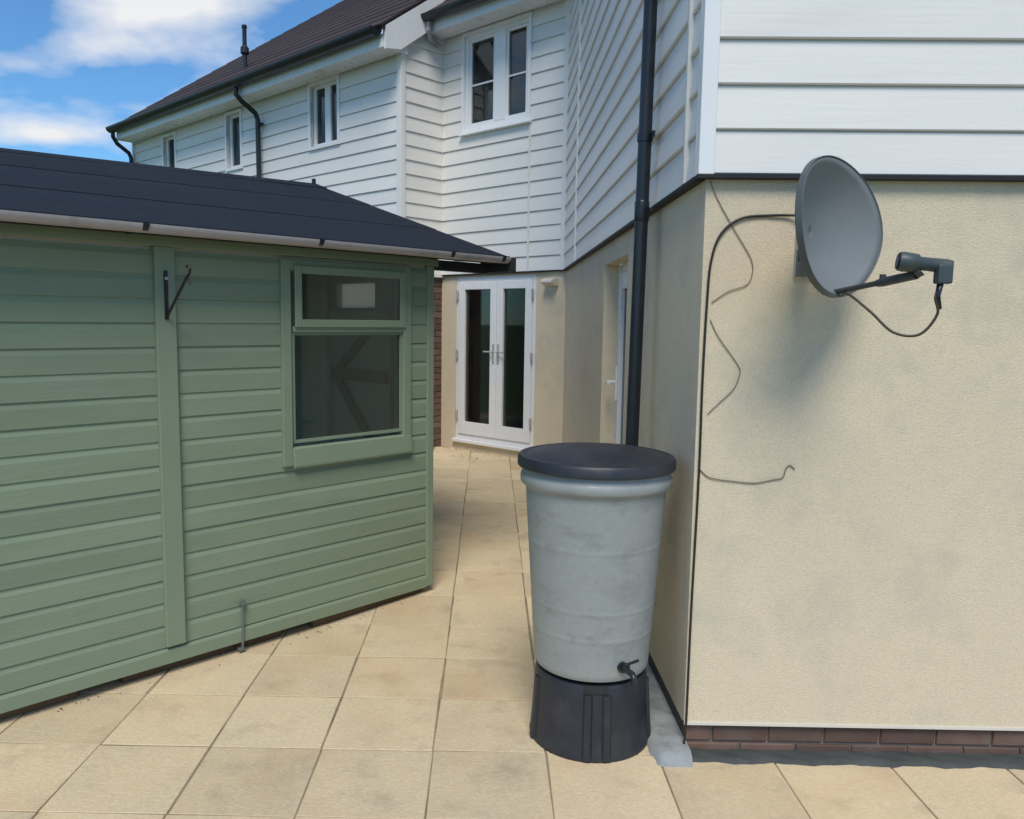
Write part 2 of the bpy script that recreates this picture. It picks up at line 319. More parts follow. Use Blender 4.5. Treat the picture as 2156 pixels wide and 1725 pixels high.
# ------------------------------------------------------------------ cladding and brick builders
def clip_rects(a0, a1, z0, z1, holes):
    out = []
    cur = [(a0, a1, z0, z1)]
    for h in holes:
        nxt = []
        for (x0, x1, y0, y1) in cur:
            if h[1] <= x0 or h[0] >= x1 or h[3] <= y0 or h[2] >= y1: nxt.append((x0, x1, y0, y1)); continue
            if h[0] > x0: nxt.append((x0, h[0], y0, y1))
            if h[1] < x1: nxt.append((h[1], x1, y0, y1))
            m0, m1 = max(x0, h[0]), min(x1, h[1])
            if h[2] - y0 > .015: nxt.append((m0, m1, y0, h[2]))
            if y1 - h[3] > .015: nxt.append((m0, m1, h[3], y1))
        cur = nxt
    return [r for r in cur if r[1] - r[0] > .01]
def boards(parent, frame, a0, a1, z0, z1, holes=(), breaks=(), seed=0, top=None):
    r = random.Random(seed); z = z0
    cuts = [a0, *sorted(breaks), a1]
    while z < z1 - .02:
        ze = min(z + EXPO, z1)
        for c0, c1 in zip(cuts[:-1], cuts[1:]):
            g0 = .0015 if c0 != a0 else 0; g1 = .0015 if c1 != a1 else 0
            for (x0, x1, y0, y1) in clip_rects(c0 + g0, c1 - g1, z, ze, holes):
                f0, f1 = (y0 - z) / EXPO, (y1 - z) / EXPO
                o0, o1 = -.031 + .015 * f0, -.031 + .015 * f1
                j = r.uniform(-.0012, .0012)
                prof = [(-.004, y0), (o0 + .004 + j, y0), (o0 + j, y0 + .004), (o1 + j, y1), (-.004, y1)]
                if y1 == ze and ze < z1: prof = [(-.004, y0), (o0 + .004 + j, y0), (o0 + j, y0 + .004), (-.031 + .015 * (f1 - .055) + j, y1 - .006), (-.011, y1 - .004), (-.011, y1 + .012), (-.004, y1 + .012)]
                piece('cladding_board', MB().prism_x(x0, x1, prof), 'cladding', parent, frame)
        z += EXPO
BRK = {}
def brick_run(parent, frame, a0, a1, z0, courses, b_face, start_half=False, seed=0, L=.215, H=.065, J=.010):
    r = random.Random(seed)
    for c in range(courses):
        z = z0 + c * (H + J); a = a0 - (((c + start_half) % 2) * (L + J) / 2)
        while a < a1 - .02:
            x0, x1 = max(a, a0), min(a + L, a1)
            if x1 - x0 > .03:
                j = r.uniform(-.0015, .0015); kx = round(x1 - x0, 3)
                if kx not in BRK:
                    me = bpy.data.meshes.new('brick'); mbk = MB()
                    w, d, e = kx / 2, .05, .004
                    mbk.add([(-w, 0 + e, 0), (w, 0 + e, 0), (w, 0 + e, H), (-w, 0 + e, H), (-w + e, 0, e), (w - e, 0, e), (w - e, 0, H - e), (-w + e, 0, H - e), (-w, d, 0), (w, d, 0), (w, d, H), (-w, d, H)],
                            [(4, 5, 6, 7), (0, 1, 5, 4), (1, 2, 6, 5), (2, 3, 7, 6), (3, 0, 4, 7), (0, 8, 9, 1), (1, 9, 10, 2), (2, 10, 11, 3), (3, 11, 8, 0)])
                    me.from_pydata(mbk.v, [], mbk.f); me.materials.append(MATS['brick']); BRK[kx] = me
                o = bpy.data.objects.new('brick', BRK[kx]); link(o, parent, frame.m @ Matrix.Translation(((x0 + x1) / 2, b_face + j, z)) @ Matrix.Rotation(r.uniform(-.006, .006), 4, 'Z'))
            a += L + J

# ------------------------------------------------------------------ the house (near block and angled wing)
house = empty('house', (.80, 3.06, 0), 'white weatherboarded house with cream rendered ground floor around the patio', 'house')
ZT = 5.35
SD = (-2.61, -1.66, .10, 2.12)           # side door opening (a0,a1,z0,z1)
FD = (-1.63, -.40, .30, 2.235)           # french door opening
WW = (-1.50, -.52, 3.90, 4.955)          # wing window opening
piece('rendered_wall', MB().wall(0, 3.6, .122, 2.262, 0, .1), 'render', house, F_FRONT)
piece('rendered_wall', MB().wall(-5.6, -.1, .122, 2.262, 0, .1, [(SD[0], SD[1], .122001, SD[3])]), 'render', house, F_SIDE)
piece('rendered_wall', MB().wall(-1.88, .25, .06, 2.262, 0, .14, [FD]), 'render', house, F_WING)
piece('render_bead', box(0, 3.6, -.006, .02, .120, .132), 'render_bead', house, F_FRONT)
# plinth
pl = piece('brick_plinth', MB().wall(.013, 3.6, -.1, .1195, .030, .1), 'mortar', house, F_FRONT)
brick_run(pl, F_FRONT, .012, 3.6, -.034, 2, .020, seed=4)
piece('damp_course', MB().wall(-5.6, -.075, -.1, .1215, .012, .1), 'bitumen', house, F_SIDE)
wpl = piece('brick_plinth', MB().wall(-1.88, .2, -.05, .0599, .02, .14), 'mortar', house, F_WING)
wp2 = piece('brick_plinth', MB().wall(FD[0], FD[1], .06, .30, .030, .14), 'mortar', house, F_WING)
brick_run(wp2, F_WING, FD[0] + .002, FD[1] - .002, .155, 2, .016, seed=9)
# cement haunching on the ground along the walls
def haunch(name, x0, x1, y0, y1, h_in, h_out, axis, m, seed):
    r = random.Random(seed); n = 90; K = 7; mb = MB(); ph = [r.uniform(0, 6) for _ in range(6)]
    for i in range(n + 1):
        t = i / n; e = min(1, t * n / 3 if axis == 'y' else 1) ** .5 if t < .5 else 1
        u = (y1 - y0 if axis == 'y' else x1 - x0) * t
        w = .007 * sin(u * 23 + ph[0]) + .004 * sin(u * 61 + ph[1])
        for k in range(K):
            f = k / (K - 1); h = (h_out + (h_in - h_out) * f) * min(1, f * 4.5) ** .5
            h += (.004 * sin(u * 31 + ph[2] + f * 7) + .003 * sin(u * 74 + f * 17 + ph[3]) + r.uniform(-.0018, .0018)) * min(1, f * 4) * (1 if k < K - 1 else 0)
            h = h * e if h > 0 else h
            if axis == 'y': mb.v.append((x0 + w * (1 - f) + (x1 - x0) * f, y0 + u, h - (.006 if k == 0 else 0)))
            else: mb.v.append((x0 + u, y0 + w * (1 - f) + (y1 - y0) * f, h - (.006 if k == 0 else 0)))
    for i in range(n):
        for j in range(K - 1):
            q = (K * i + j, K * i + j + 1, K * (i + 1) + j + 1, K * (i + 1) + j); mb.f.append(q[::-1] if axis == 'x' else q[::-1])
    o = piece(name, mb, m, house); smooth_by_angle(o, 60); return o
haunch('cement_haunch', .665, .815, 2.952, 4.3, .044, .034, 'y', 'cement', 1)
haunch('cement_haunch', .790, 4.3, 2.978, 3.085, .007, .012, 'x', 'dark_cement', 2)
# upper core walls with boards
up = piece('upper_wall', MB().wall(0, 3.6, 2.262, ZT, 0, .1), 'cladding', house, F_FRONT)
boards(up, F_FRONT, .018, 3.6, CLAD_Z, ZT, seed=1)
us = piece('upper_wall', MB().wall(-5.6, -.1, 2.262, ZT, 0, .1), 'cladding', house, F_SIDE)
boards(us, F_SIDE, -5.47, -.018, CLAD_Z, ZT, breaks=(-4.33, -.20), seed=2)
uw = piece('upper_wall', MB().wall(-1.88, .25, 2.262, 5.3, 0, .12, [WW]), 'cladding', house, F_WING)
boards(uw, F_WING, -1.86, -.02, CLAD_Z, 5.25, holes=[WW], breaks=(-.50,), seed=3)
piece('starter_strip', box(-.04, 3.6, -.040, .02, CLAD_Z - .016, CLAD_Z - .001), 'starter', house, F_FRONT)
piece('starter_strip', box(-5.47, .0, -.0395, .02, CLAD_Z - .016, CLAD_Z - .001), 'starter', house, F_SIDE)
piece('starter_strip', box(-1.86, -.03, -.038, .02, CLAD_Z - .013, CLAD_Z - .001), 'starter', house, F_WING)
piece('corner_trim', MB().prism_y(-0, 0, []) if False else box(-.0405, .018, -.0425, .0, CLAD_Z - .004, ZT), 'white_upvc', house, F_FRONT, bevel=.003)
piece('corner_trim', box(-.0182, -.0005, -.0402, .0, CLAD_Z - .003, ZT), 'white_upvc', house, F_SIDE)
piece('joint_trim', box(-.212, -.188, -.041, -.002, CLAD_Z, ZT), 'cladding', house, F_SIDE)
piece('joint_trim', box(-4.345, -4.315, -.041, -.002, CLAD_Z, ZT), 'cladding', house, F_SIDE)
piece('joint_trim', box(-.512, -.490, -.039, -.002, CLAD_Z, WW[2]), 'cladding', house, F_WING)
piece('inner_corner_trim', box(-.05, .02, -.042, -.001, CLAD_Z, 5.3), 'cladding', house, F_WING)
piece('inner_corner_trim', box(-1.885, -1.855, -.042, -.001, CLAD_Z, 5.3), 'cladding', house, F_WING)

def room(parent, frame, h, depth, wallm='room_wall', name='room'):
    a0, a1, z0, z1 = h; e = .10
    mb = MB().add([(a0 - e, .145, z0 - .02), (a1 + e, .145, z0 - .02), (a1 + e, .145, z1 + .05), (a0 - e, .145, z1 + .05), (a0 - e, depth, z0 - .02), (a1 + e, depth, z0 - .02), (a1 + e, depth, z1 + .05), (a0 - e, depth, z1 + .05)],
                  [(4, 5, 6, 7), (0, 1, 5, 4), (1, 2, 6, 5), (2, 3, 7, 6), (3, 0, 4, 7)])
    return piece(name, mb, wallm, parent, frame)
def frame_mb(a0, a1, z0, z1, w, b0, b1, bottom=None):
    bt = bottom if bottom is not None else w
    mb = MB(); mb.box(a0, a0 + w, b0, b1, z0, z1); mb.box(a1 - w, a1, b0, b1, z0, z1)
    mb.box(a0 + w, a1 - w, b0, b1, z1 - w, z1); mb.box(a0 + w, a1 - w, b0, b1, z0, z0 + bt)
    return mb
# wing window
win = piece('window', frame_mb(WW[0], WW[1], WW[2], WW[3], .05, -.012, .06), 'white_upvc', house, F_WING, bevel=.004)
piece('window_trim', frame_mb(WW[0] - .035, WW[1] + .02, WW[2] - .03, WW[3] + .03, .0352, -.046, -.012), 'white_upvc', win, F_WING, bevel=.004)
piece('mullion', box(-1.046, -.886, -.014, .058, WW[2] + .05, WW[3] - .05), 'white_upvc', win, F_WING, bevel=.004)
piece('sill', box(WW[0] - .05, WW[1] + .04, -.075, .0, WW[2] - .055, WW[2] - .0305), 'white_upvc', win, F_WING, bevel=.005)
for (p0, p1) in ((WW[0] + .05, -1.046), (-.886, WW[1] - .05)):
    piece('sash', frame_mb(p0, p1, WW[2] + .05, WW[3] - .05, .032, .002, .05), 'white_upvc', win, F_WING, bevel=.003)
    piece('pane', box(p0 + .03, p1 - .03, .022, .030, WW[2] + .08, WW[3] - .08), 'dark_glass', win, F_WING)
    piece('glazing_bar', box(p0 + .03, p1 - .03, .012, .040, 4.395, 4.413), 'white_upvc', win, F_WING)
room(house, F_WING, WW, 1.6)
piece('curtain', MB().add([(WW[0] + .02 + i * .025, .125 + .018 * (i % 2), zz_) for zz_ in (WW[2], WW[3]) for i in range(18)], [(i, i + 1, 19 + i, 18 + i) for i in range(17)]), 'blind', win, F_WING)
# french doors
fd = piece('french_door', frame_mb(FD[0], FD[1], FD[2] + .005, FD[3], .05, .005, .075, bottom=.06), 'white_upvc', house, F_WING, bevel=.004)
piece('threshold', box(FD[0] - .02, FD[1] + .02, -.05, .06, FD[2] - .035, FD[2] + .0045), 'white_upvc', fd, F_WING, bevel=.006)
for (p0, p1, hs) in ((FD[0] + .052, -.975, -1), (-.970, FD[1] - .052, 1)):
    piece('door_leaf', frame_mb(p0, p1, FD[2] + .067, FD[3] - .052, .095, -.012, .055, bottom=.15), 'white_upvc', fd, F_WING, bevel=.005)
    piece('pane', box(p0 + .09, p1 - .09, .018, .028, FD[2] + .2, FD[3] - .14), 'dark_glass', fd, F_WING)
    for hz in (.55, 1.28, 1.98):
        ha = FD[0] + .035 if hs < 0 else FD[1] - .035
        piece('hinge', MB().tube([(ha, -.022, hz), (ha, -.022, hz + .10)], .014, 8), 'hinge', fd, F_WING)
for ha, dirn in ((-1.01, -1), (-.935, 1)):
    hm = MB().box(ha - .014, ha + .014, -.022, -.012, 1.24, 1.46); hm.tube([(ha, -.022, 1.37), (ha, -.055, 1.37), (ha + dirn * .115, -.058, 1.37)], .010, 8)
    piece('handle', hm, 'hinge', fd, F_WING, bevel=.002)
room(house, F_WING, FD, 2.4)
piece('door_blind', box(-1.53, -1.16, .20, .21, .33, 2.15), 'blind', fd, F_WING)
# side door
sd = piece('side_door', frame_mb(SD[0], SD[1], SD[2] + .02, SD[3], .06, .099, .165), 'white_upvc', house, F_SIDE, bevel=.004)
piece('door_leaf', frame_mb(SD[0] + .062, SD[1] - .062, SD[2] + .085, SD[3] - .062, .11, .09, .15, bottom=.2), 'white_upvc', sd, F_SIDE, bevel=.005)
piece('pane', box(SD[0] + .165, SD[1] - .165, .118, .126, SD[2] + .27, SD[3] - .165), 'dark_glass', sd, F_SIDE)
piece('door_step', box(SD[0] + .001, SD[1] - .001, -.04, .16, -.05, SD[2] + .018), 'cement', sd, F_SIDE, bevel=.006)
hm = MB().box(SD[0] + .10, SD[0] + .13, .078, .09, 1.18, 1.42); hm.tube([(SD[0] + .115, .085, 1.31), (SD[0] + .115, .02, 1.31), (SD[0] + .235, .018, 1.31)], .012, 8)
piece('handle', hm, 'white_upvc', sd, F_SIDE, bevel=.002)
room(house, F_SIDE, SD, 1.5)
# downpipe on the side wall
def downpipe(parent, frame, pts, r, clips, name='downpipe', collars=()):
    o = piece(name, MB().tube(pts, r, 16), 'black_plastic', parent, frame); smooth_by_angle(o, 50)
    for (a, b, z) in clips:
        m2 = MB().tube([(a, b, z - .02), (a, b, z + .02)], r * 1.16, 16); m2.box(a - .085, a + .085, -.05 if False else b + r * .6, b + r * .6 + .012, z - .014, z + .014)
        c = piece('pipe_clip', m2, 'black_plastic', o, frame); smooth_by_angle(c, 40)
    for (a, b, z) in collars:
        c = piece('pipe_collar', MB().tube([(a, b, z - .045), (a, b, z - .035), (a, b, z + .045), (a, b, z + .05)], [r * 1.03, r * 1.11, r * 1.11, r * 1.03], 16), 'black_plastic', o, frame); smooth_by_angle(c, 50)
    return o
def pb(z): return -.112 + (z - .05) * .0102      # the pipe leans slightly off the wall at the foot
downpipe(house, F_SIDE, [(-.79, pb(z), z) for z in (.02, 1.0, 2.0, 3.0, 4.2, 5.25)], .0315, [(-.79, pb(2.58), 2.58), (-.79, pb(.95) , .95), (-.79, pb(4.4), 4.4)], collars=[(-.79, pb(2.24), 2.24)])
# roofs of the house
def roof_slope(parent, frame, a0, a1, b0, z0, pitch, run, courses, name='roof', th=.05):
    t = tan(rad(pitch)); n = (-sin(rad(pitch)), cos(rad(pitch)))
    prof = [(b0, z0), (b0 + run, z0 + run * t), (b0 + run, z0 + run * t - th * 2), (b0, z0 - th)]
    r = piece(name, MB().prism_x(a0 + .01, a1 - .01, prof), 'roof_tile', parent, frame)
    st = run / courses
    for i in range(courses):
        c0, c1 = b0 + i * st - .02, b0 + (i + 1) * st + .02
        p = [(c0, z0 + (c0 - b0) * t + .003), (c1, z0 + (c1 - b0) * t + .003), (c1 + n[0] * .012, z0 + (c1 - b0) * t + .003 + .012), (c0 + n[0] * .020, z0 + (c0 - b0) * t + .021)]
        piece('tile_course', MB().prism_x(a0, a1, p), 'roof_tile', r, frame)
    return r
def gutter(parent, frame, a0, a1, b, z, r, name='gutter', m='black_plastic', n=12):
    mb = MB()
    for rr, flip in ((r, False), (r - .004, True)):
        k = len(mb.v)
        for a in (a0, a1):
            for j in range(n + 1):
                t = pi + pi * j / n; mb.v.append((a, b + rr * cos(t), z + rr * sin(t)))
        for j in range(n):
            q = (k + j, k + j + 1, k + n + 1 + j + 1, k + n + 1 + j); mb.f.append(q if flip else q[::-1])
    N2 = 2 * (n + 1)
    mb.f += [(0, n + 1, N2 + n + 1, N2), (n, N2 + n, N2 + 2 * n + 1, 2 * n + 1)]
    for base in (0, n + 1): mb.f.append(tuple(range(base, base + n + 1)))      # stop ends
    o = piece(name, mb, m, parent, frame); smooth_by_angle(o, 50); return o
roof_slope(house, F_WING, -1.86, 3.5, -.375, 5.17, 35, 3.6, 12)
piece('fascia', box(-1.86, -.02, -.31, -.29, 4.99, 5.15), 'white_upvc', house, F_WING)
piece('soffit', box(-1.86, -.02, -.289, -.045, 4.995, 5.01), 'white_upvc', house, F_WING)
gutter(house, F_WING, -1.83, -.06, -.395, 5.15, .070)
mbx = MB().tube([(-1.74, -.368, 5.08), (-1.74, -.368, 5.0), (-1.80, -.30, 4.93), (-1.82, -.12, 4.90)], .03, 10)
piece('gutter_outlet', mbx, 'gutter', house, F_WING)
rf = piece('roof', MB().prism_x(-.25, 3.9, [(-.4, ZT - .02), (-.4, ZT + .06), (3.2, ZT + 2.5), (6.8, ZT + .06), (6.8, ZT - .02)]), 'roof_tile', house, F_FRONT)

# ------------------------------------------------------------------ neighbouring house behind the shed
nb = empty('neighbouring_house', (-1.0248, 9.34, 0), 'white weatherboarded neighbouring house with brown tiled roof behind the green shed', 'house')
LW = [(-1.72, -1.13, 3.90, 4.66), (-3.80, -3.40, 3.88, 4.64), (-5.80, -5.38, 3.88, 4.62)]
LE = 6.92
lo = piece('upper_wall', MB().wall(-LE, 0, 2.262, 4.80, 0, .1, LW), 'cladding', nb, F_LEFT)
boards(lo, F_LEFT, -LE, -.018, CLAD_Z, 4.80, holes=LW, seed=5)
piece('lower_wall', MB().wall(-LE, 0, -.05, 2.262, 0.0, .1), 'brick', nb, F_LEFT)
ru = piece('upper_wall', MB().wall(-.56, .0, 2.262, 5.1, 0, .1), 'cladding', nb, F_RET)
boards(ru, F_RET, -.625, -.015, CLAD_Z, 5.07, seed=6)
piece('gable_board', MB().prism_y(-.03, -.005, [(-.625, 5.0705), (-.015, 5.0705), (-.015, 5.50), (-.625, 5.095)]), 'cladding', ru, F_RET)
rb = piece('brick_wall', MB().wall(-.54, .05, -.05, 2.262, .012, .1), 'mortar', nb, F_RET)
brick_run(rb, F_RET, -.545, .02, .03, 30, .0, seed=12)
piece('starter_strip', box(-.65, -.02, -.038, .0, CLAD_Z - .03, CLAD_Z - .001), 'white_upvc', nb, F_RET)
piece('starter_strip', box(-LE, -.0, -.038, .0, CLAD_Z - .014, CLAD_Z - .001), 'starter', nb, F_LEFT)
piece('corner_trim', box(-.045, .042, -.0425, .02, CLAD_Z - .002, 4.82), 'cladding', nb, F_LEFT, bevel=.003)
piece('corner_trim', box(-LE - .03, -LE + .03, -.0425, .05, CLAD_Z - .002, 4.82), 'cladding', nb, F_LEFT, bevel=.003)
for i, h in enumerate(LW):
    w_ = piece('window', frame_mb(h[0], h[1], h[2], h[3], .045, .022, .075), 'white_upvc', nb, F_LEFT, bevel=.003)
    piece('window_trim', frame_mb(h[0] - .04, h[1] + .018, h[2] - .035, h[3] + .03, .04, -.046, .02), 'white_upvc', w_, F_LEFT, bevel=.003)
    ps = [(h[0] + .045, (h[0] + h[1]) / 2 - .03), ((h[0] + h[1]) / 2 + .03, h[1] - .045)] if i == 0 else [(h[0] + .045, h[1] - .045)]
    if i == 0: piece('mullion', box((h[0] + h[1]) / 2 - .055, (h[0] + h[1]) / 2 + .055, .02, .074, h[2] + .045, h[3] - .045), 'white_upvc', w_, F_LEFT)
    for p0, p1 in ps: piece('pane', box(p0 - .01, p1 + .01, .045, .053, h[2] + .04, h[3] - .04), 'dark_glass', w_, F_LEFT)
    room(nb, F_LEFT, h, 1.2)
lroof = roof_slope(nb, F_LEFT, -LE + .02, .11, -.375, 4.885, 35, 5.25, 17)
piece('fascia', box(-LE + .05, .06, -.33, -.31, 4.685, 4.82), 'white_upvc', nb, F_LEFT)
piece('soffit', box(-LE, .04, -.3095, -.045, 4.69, 4.705), 'white_upvc', nb, F_LEFT)
gutter(nb, F_LEFT, -LE + .03, .05, -.415, 4.865, .085)
t35 = tan(rad(35))
piece('bargeboard', MB().prism_x(.075, .108, [(-.32, 4.66), (-.32, 4.835 + .12 * t35 - .02), (4.85, 4.835 + 5.29 * t35 - .02), (4.85, 4.835 + 5.29 * t35 - .26), (-.1, 4.70)]), 'white_upvc', nb, F_LEFT)
piece('box_end', MB().prism_x(.045, .0745, [(-.309, 4.685), (-.309, 4.90), (.02, 5.1), (.02, 4.685)]), 'white_upvc', nb, F_LEFT)
piece('gable_wall', MB().prism_x(-.09, -.01, [(.66, 4.9), (.66, 5.40), (4.8, 8.3), (8.5, 5.4), (8.5, 4.9)]), 'cladding', nb, F_LEFT)
downpipe(nb, F_LEFT, [(-2.90, -.392, 4.78), (-2.90, -.392, 4.70), (-2.87, -.33, 4.62), (-2.86, -.13, 4.50), (-2.86, -.095, 4.42), (-2.86, -.09, 3.2), (-2.86, -.09, .1)], .034, [(-2.86, -.09, 4.36), (-2.86, -.09, 3.2)])
downpipe(nb, F_LEFT, [(-6.84, -.40, 4.80), (-6.84, -.40, 4.72), (-6.85, -.33, 4.62), (-6.87, -.13, 4.50), (-6.87, -.095, 4.42), (-6.87, -.09, .1)], .034, [(-6.87, -.09, 4.3)])
vp = MB().tube([(-3.82, .30, 5.25), (-3.82, .30, 5.95)], .032, 12); vp.tube([(-3.82, .30, 5.56), (-3.82, .30, 5.585), (-3.82, .30, 5.66), (-3.82, .30, 5.69)], [.034, .062, .062, .036], 14); vp.tube([(-3.82, .30, 5.93), (-3.82, .30, 5.94), (-3.82, .30, 5.98)], [.034, .04, .036], 12)
vp.prism_x(-3.92, -3.72, [(.12, 5.235), (.12, 5.25), (.48, 5.50), (.48, 5.485)])
o = piece('vent_pipe', vp, 'black_plastic', nb, F_LEFT); smooth_by_angle(o, 40)

# ------------------------------------------------------------------ green shed
shed = empty('shed', (-.3588, 4.911, 0), 'sage green shiplap timber shed with black felt roof on the left of the patio', 'shed')
SLEN, SDEP = 4.1, 4.0
WZ0, WZT = .058, 2.03
SWN = (-.994, -.239, 1.04, 1.966)             # window opening
sw = piece('front_wall', MB().wall(-SLEN, -.02, WZ0, 2.15, 0, .028, [SWN]), 'inner_wood', shed, F_SHED)
def shiplap(parent, frame, a0, a1, z0, z1, holes=(), breaks=(), m='green_paint', step=.1115, seed=0):
    r = random.Random(seed); z = z0; cuts = [a0, *sorted(breaks), a1]
    while z < z1 - .02:
        ze = min(z + step, z1)
        for c0, c1 in zip(cuts[:-1], cuts[1:]):
            for (x0, x1, y0, y1) in clip_rects(c0, c1, z, ze, holes):
                j = r.uniform(-.0012, .0012); out = -.019 + j
                if y1 - y0 > step - .005: prof = [(-.001, y0), (out + .003, y0), (out, y0 + .003), (out, y1 - .028), (out + .0025, y1 - .020), (out + .0055, y1 - .010), (out + .0072, y1), (-.001, y1)]
                else: prof = [(-.001, y0), (out + .002, y0), (out, y0 + .002), (out, y1), (-.001, y1)]
                piece('shiplap_board', MB().prism_x(x0, x1, prof), m, parent, frame)
        z += step
SWT = (-1.03, -.175, .945, 2.03)
shiplap(sw, F_SHED, -SLEN, -.0525, .135, 2.032, holes=[SWT], breaks=(-3.28, -1.66), seed=21)
piece('cover_post', box(-1.712, -1.616, -.042, -.001, WZ0 + .085, 2.045), 'green_trim', shed, F_SHED, bevel=.004)
piece('cover_post', box(-3.33, -3.23, -.042, -.001, WZ0 + .085, 2.045), 'green_trim', shed, F_SHED, bevel=.004)
piece('corner_post', box(-.052, .0, -.030, -.0005, WZ0 + .003, 2.045), 'green_trim', shed, F_SHED, bevel=.004)
piece('base_board', MB().prism_x(-SLEN, -.0525, [(-.002, WZ0), (-.030, WZ0), (-.031, .118), (-.026, .128), (-.002, .134)]), 'green_trim', shed, F_SHED)
piece('fascia', box(-SLEN - .1, .02, -.046, -.031, 2.046, 2.10), 'green_trim', shed, F_SHED, bevel=.003)
GP = (.50, .93, 1.80, 1.965)
gw = piece('gable_wall', MB().wall(.028, SDEP, WZ0, 2.14, 0, .028, [GP]).prism_y(0, .028, [(.4, 2.1401), (SDEP - .4, 2.1401), (SDEP / 2, 2.70)]), 'inner_wood', shed, F_GAB)
shiplap(gw, F_GAB, .002, SDEP, .135, 2.14, holes=[GP], seed=22)
for i in range(5):
    z = 2.14 + i * .1115; ins = (z - 2.14) / .315
    if ins + .1 < SDEP / 2 - .1: piece('shiplap_board', MB().prism_x(.05 + ins + .3, SDEP - ins - .35, [(-.001, z), (-.019, z), (-.019, z + .085), (-.008, z + .111), (-.001, z + .111)]), 'green_paint', gw, F_GAB)
bw = piece('back_wall', MB().wall(-SLEN, -.03, WZ0, 2.14, SDEP - .03, SDEP, [(-3.6, -.5, .35, 1.95)]), 'inner_wood', shed, F_SHED)  # unseen glazed opening, added to let sky light into the shed
piece('added_back_pane', box(-3.6, -.5, SDEP - .018, SDEP - .012, .35, 1.95), 'glass', bw, F_SHED)
for a in (-2.6, -1.55): piece('added_back_mullion', box(a - .03, a + .03, SDEP - .028, SDEP - .002, .35, 1.95), 'inner_wood', bw, F_SHED)
F_END = Frame(*F_SHED.pt(-SLEN - .03, SDEP, 0)[:2], TH_S - pi / 2)
ew = piece('end_wall', MB().wall(0, SDEP, WZ0, 2.10, 0, .029, [(.5, 3.5, .2, 1.95)]).prism_y(0, .029, [(.4, 2.1001), (SDEP - .4, 2.1001), (SDEP / 2, 2.55)]), 'green_paint', shed, F_END)  # wide glazed opening out of view, added so sunlight brightens the interior
piece('added_end_pane', box(.5, 3.5, .012, .017, .2, 1.95), 'glass', ew, F_END)
for a in (1.5, 2.5): piece('added_end_mullion', box(a - .035, a + .035, -.002, .028, .2, 1.95), 'green_trim', ew, F_END)
piece('floor', box(-SLEN, -.03, .03, SDEP - .03, .13, .16), 'inner_wood', shed, F_SHED)
for (a0, a1, b0, b1) in ((-.86, -.05, .012, .06), (-1.9, -1.05, .03, .08), (-SLEN, -2.1, .03, .08)):
    piece('bearer', box(a0, a1, b0, b1, -.005, WZ0 + .004), 'bearer_wood', shed, F_SHED, bevel=.004)
# inner framing and ledged door seen through the window (a = depth from the front corner in the gable frame)
idr = piece('inner_door', MB().wall(.34, 1.0, .16, 2.02, .030, .046, [(.50, .93, 1.80, 1.965)]), 'inner_wood', shed, F_GAB)
piece('door_ledge', box(.36, .98, .046, .070, 1.31, 1.39), 'brace_wood', idr, F_GAB); piece('door_ledge', box(.36, .98, .046, .070, 1.70, 1.78), 'inner_wood', idr, F_GAB); piece('door_ledge', box(.36, .98, .046, .070, .5, .58), 'inner_wood', idr, F_GAB)
piece('door_brace', MB().prism_y(.0465, .069, [(.84, 1.39), (.93, 1.39), (.52, 1.70), (.43, 1.70)]), 'brace_wood', idr, F_GAB)
piece('door_brace', MB().prism_y(.0465, .069, [(.86, 1.31), (.94, 1.31), (.50, .84), (.42, .84)]), 'brace_wood', idr, F_GAB)
piece('door_pane', box(.50, .93, .004, .006, 1.80, 1.965), 'frosted', idr, F_GAB)
piece('stud', box(1.02, 1.08, .03, .075, .16, 2.2), 'inner_wood', shed, F_GAB); piece('stud', box(2.0, 2.06, .03, .075, .16, 2.2), 'inner_wood', shed, F_GAB)
# window
wfr = piece('window_frame', frame_mb(SWT[0] - .028, SWT[1] - .014, SWT[2] - .002, SWT[3], .056, -.040, .028, bottom=.09), 'green_trim', shed, F_SHED, bevel=.004)
piece('sill', MB().prism_x(SWT[0] + .03, SWT[1] - .012, [(-.049, .930), (-.051, .944), (-.0415, 1.036), (-.02, 1.044), (-.02, .927)]), 'green_trim', wfr, F_SHED, bevel=.004)
piece('transom', box(-.990, -.241, -.040, .02, 1.652, 1.684), 'green_trim', wfr, F_SHED, bevel=.003)
piece('vent_sash', frame_mb(-.985, -.242, 1.678, 2.0, .042, -.054, -.0405), 'green_trim', wfr, F_SHED, bevel=.004)
piece('pane', box(-.950, -.276, -.049, -.045, 1.712, 1.965), 'shed_glass', wfr, F_SHED)
piece('pane', box(-.992, -.238, -.006, -.001, 1.055, 1.655), 'shed_glass', wfr, F_SHED)
piece('glazing_bead', frame_mb(-.9905, -.2405, 1.062, 1.6515, .016, -.022, -.0065), 'green_trim', wfr, F_SHED)
# roof
P0, ZE, SLP = -.17, 2.125, .3135
RA0, RA1 = -SLEN - .3, .50
def rz(b, t):                    # the ridge falls a little towards the left end
    R = 2.805 - .0306 * (.5 - t); b = b if b <= 2.0 else 4.0 - b
    return ZE + (b - P0) / (2.0 - P0) * (R - ZE)
def loft(t0, t1, prof):          # profile of (depth, height above the roof line)
    n = len(prof); mb = MB(); q0 = [(b, rz(b, t0) + h) for b, h in prof]; q1 = [(b, rz(b, t1) + h) for b, h in prof]
    ar = sum(q0[i][0] * q0[(i + 1) % n][1] - q0[(i + 1) % n][0] * q0[i][1] for i in range(n))
    if ar < 0: q0.reverse(); q1.reverse()
    return mb.add([(t0, *p) for p in q0] + [(t1, *p) for p in q1], [tuple(range(n))[::-1], tuple(range(n, 2 * n))] + [(i, (i + 1) % n, n + (i + 1) % n, n + i) for i in range(n)])
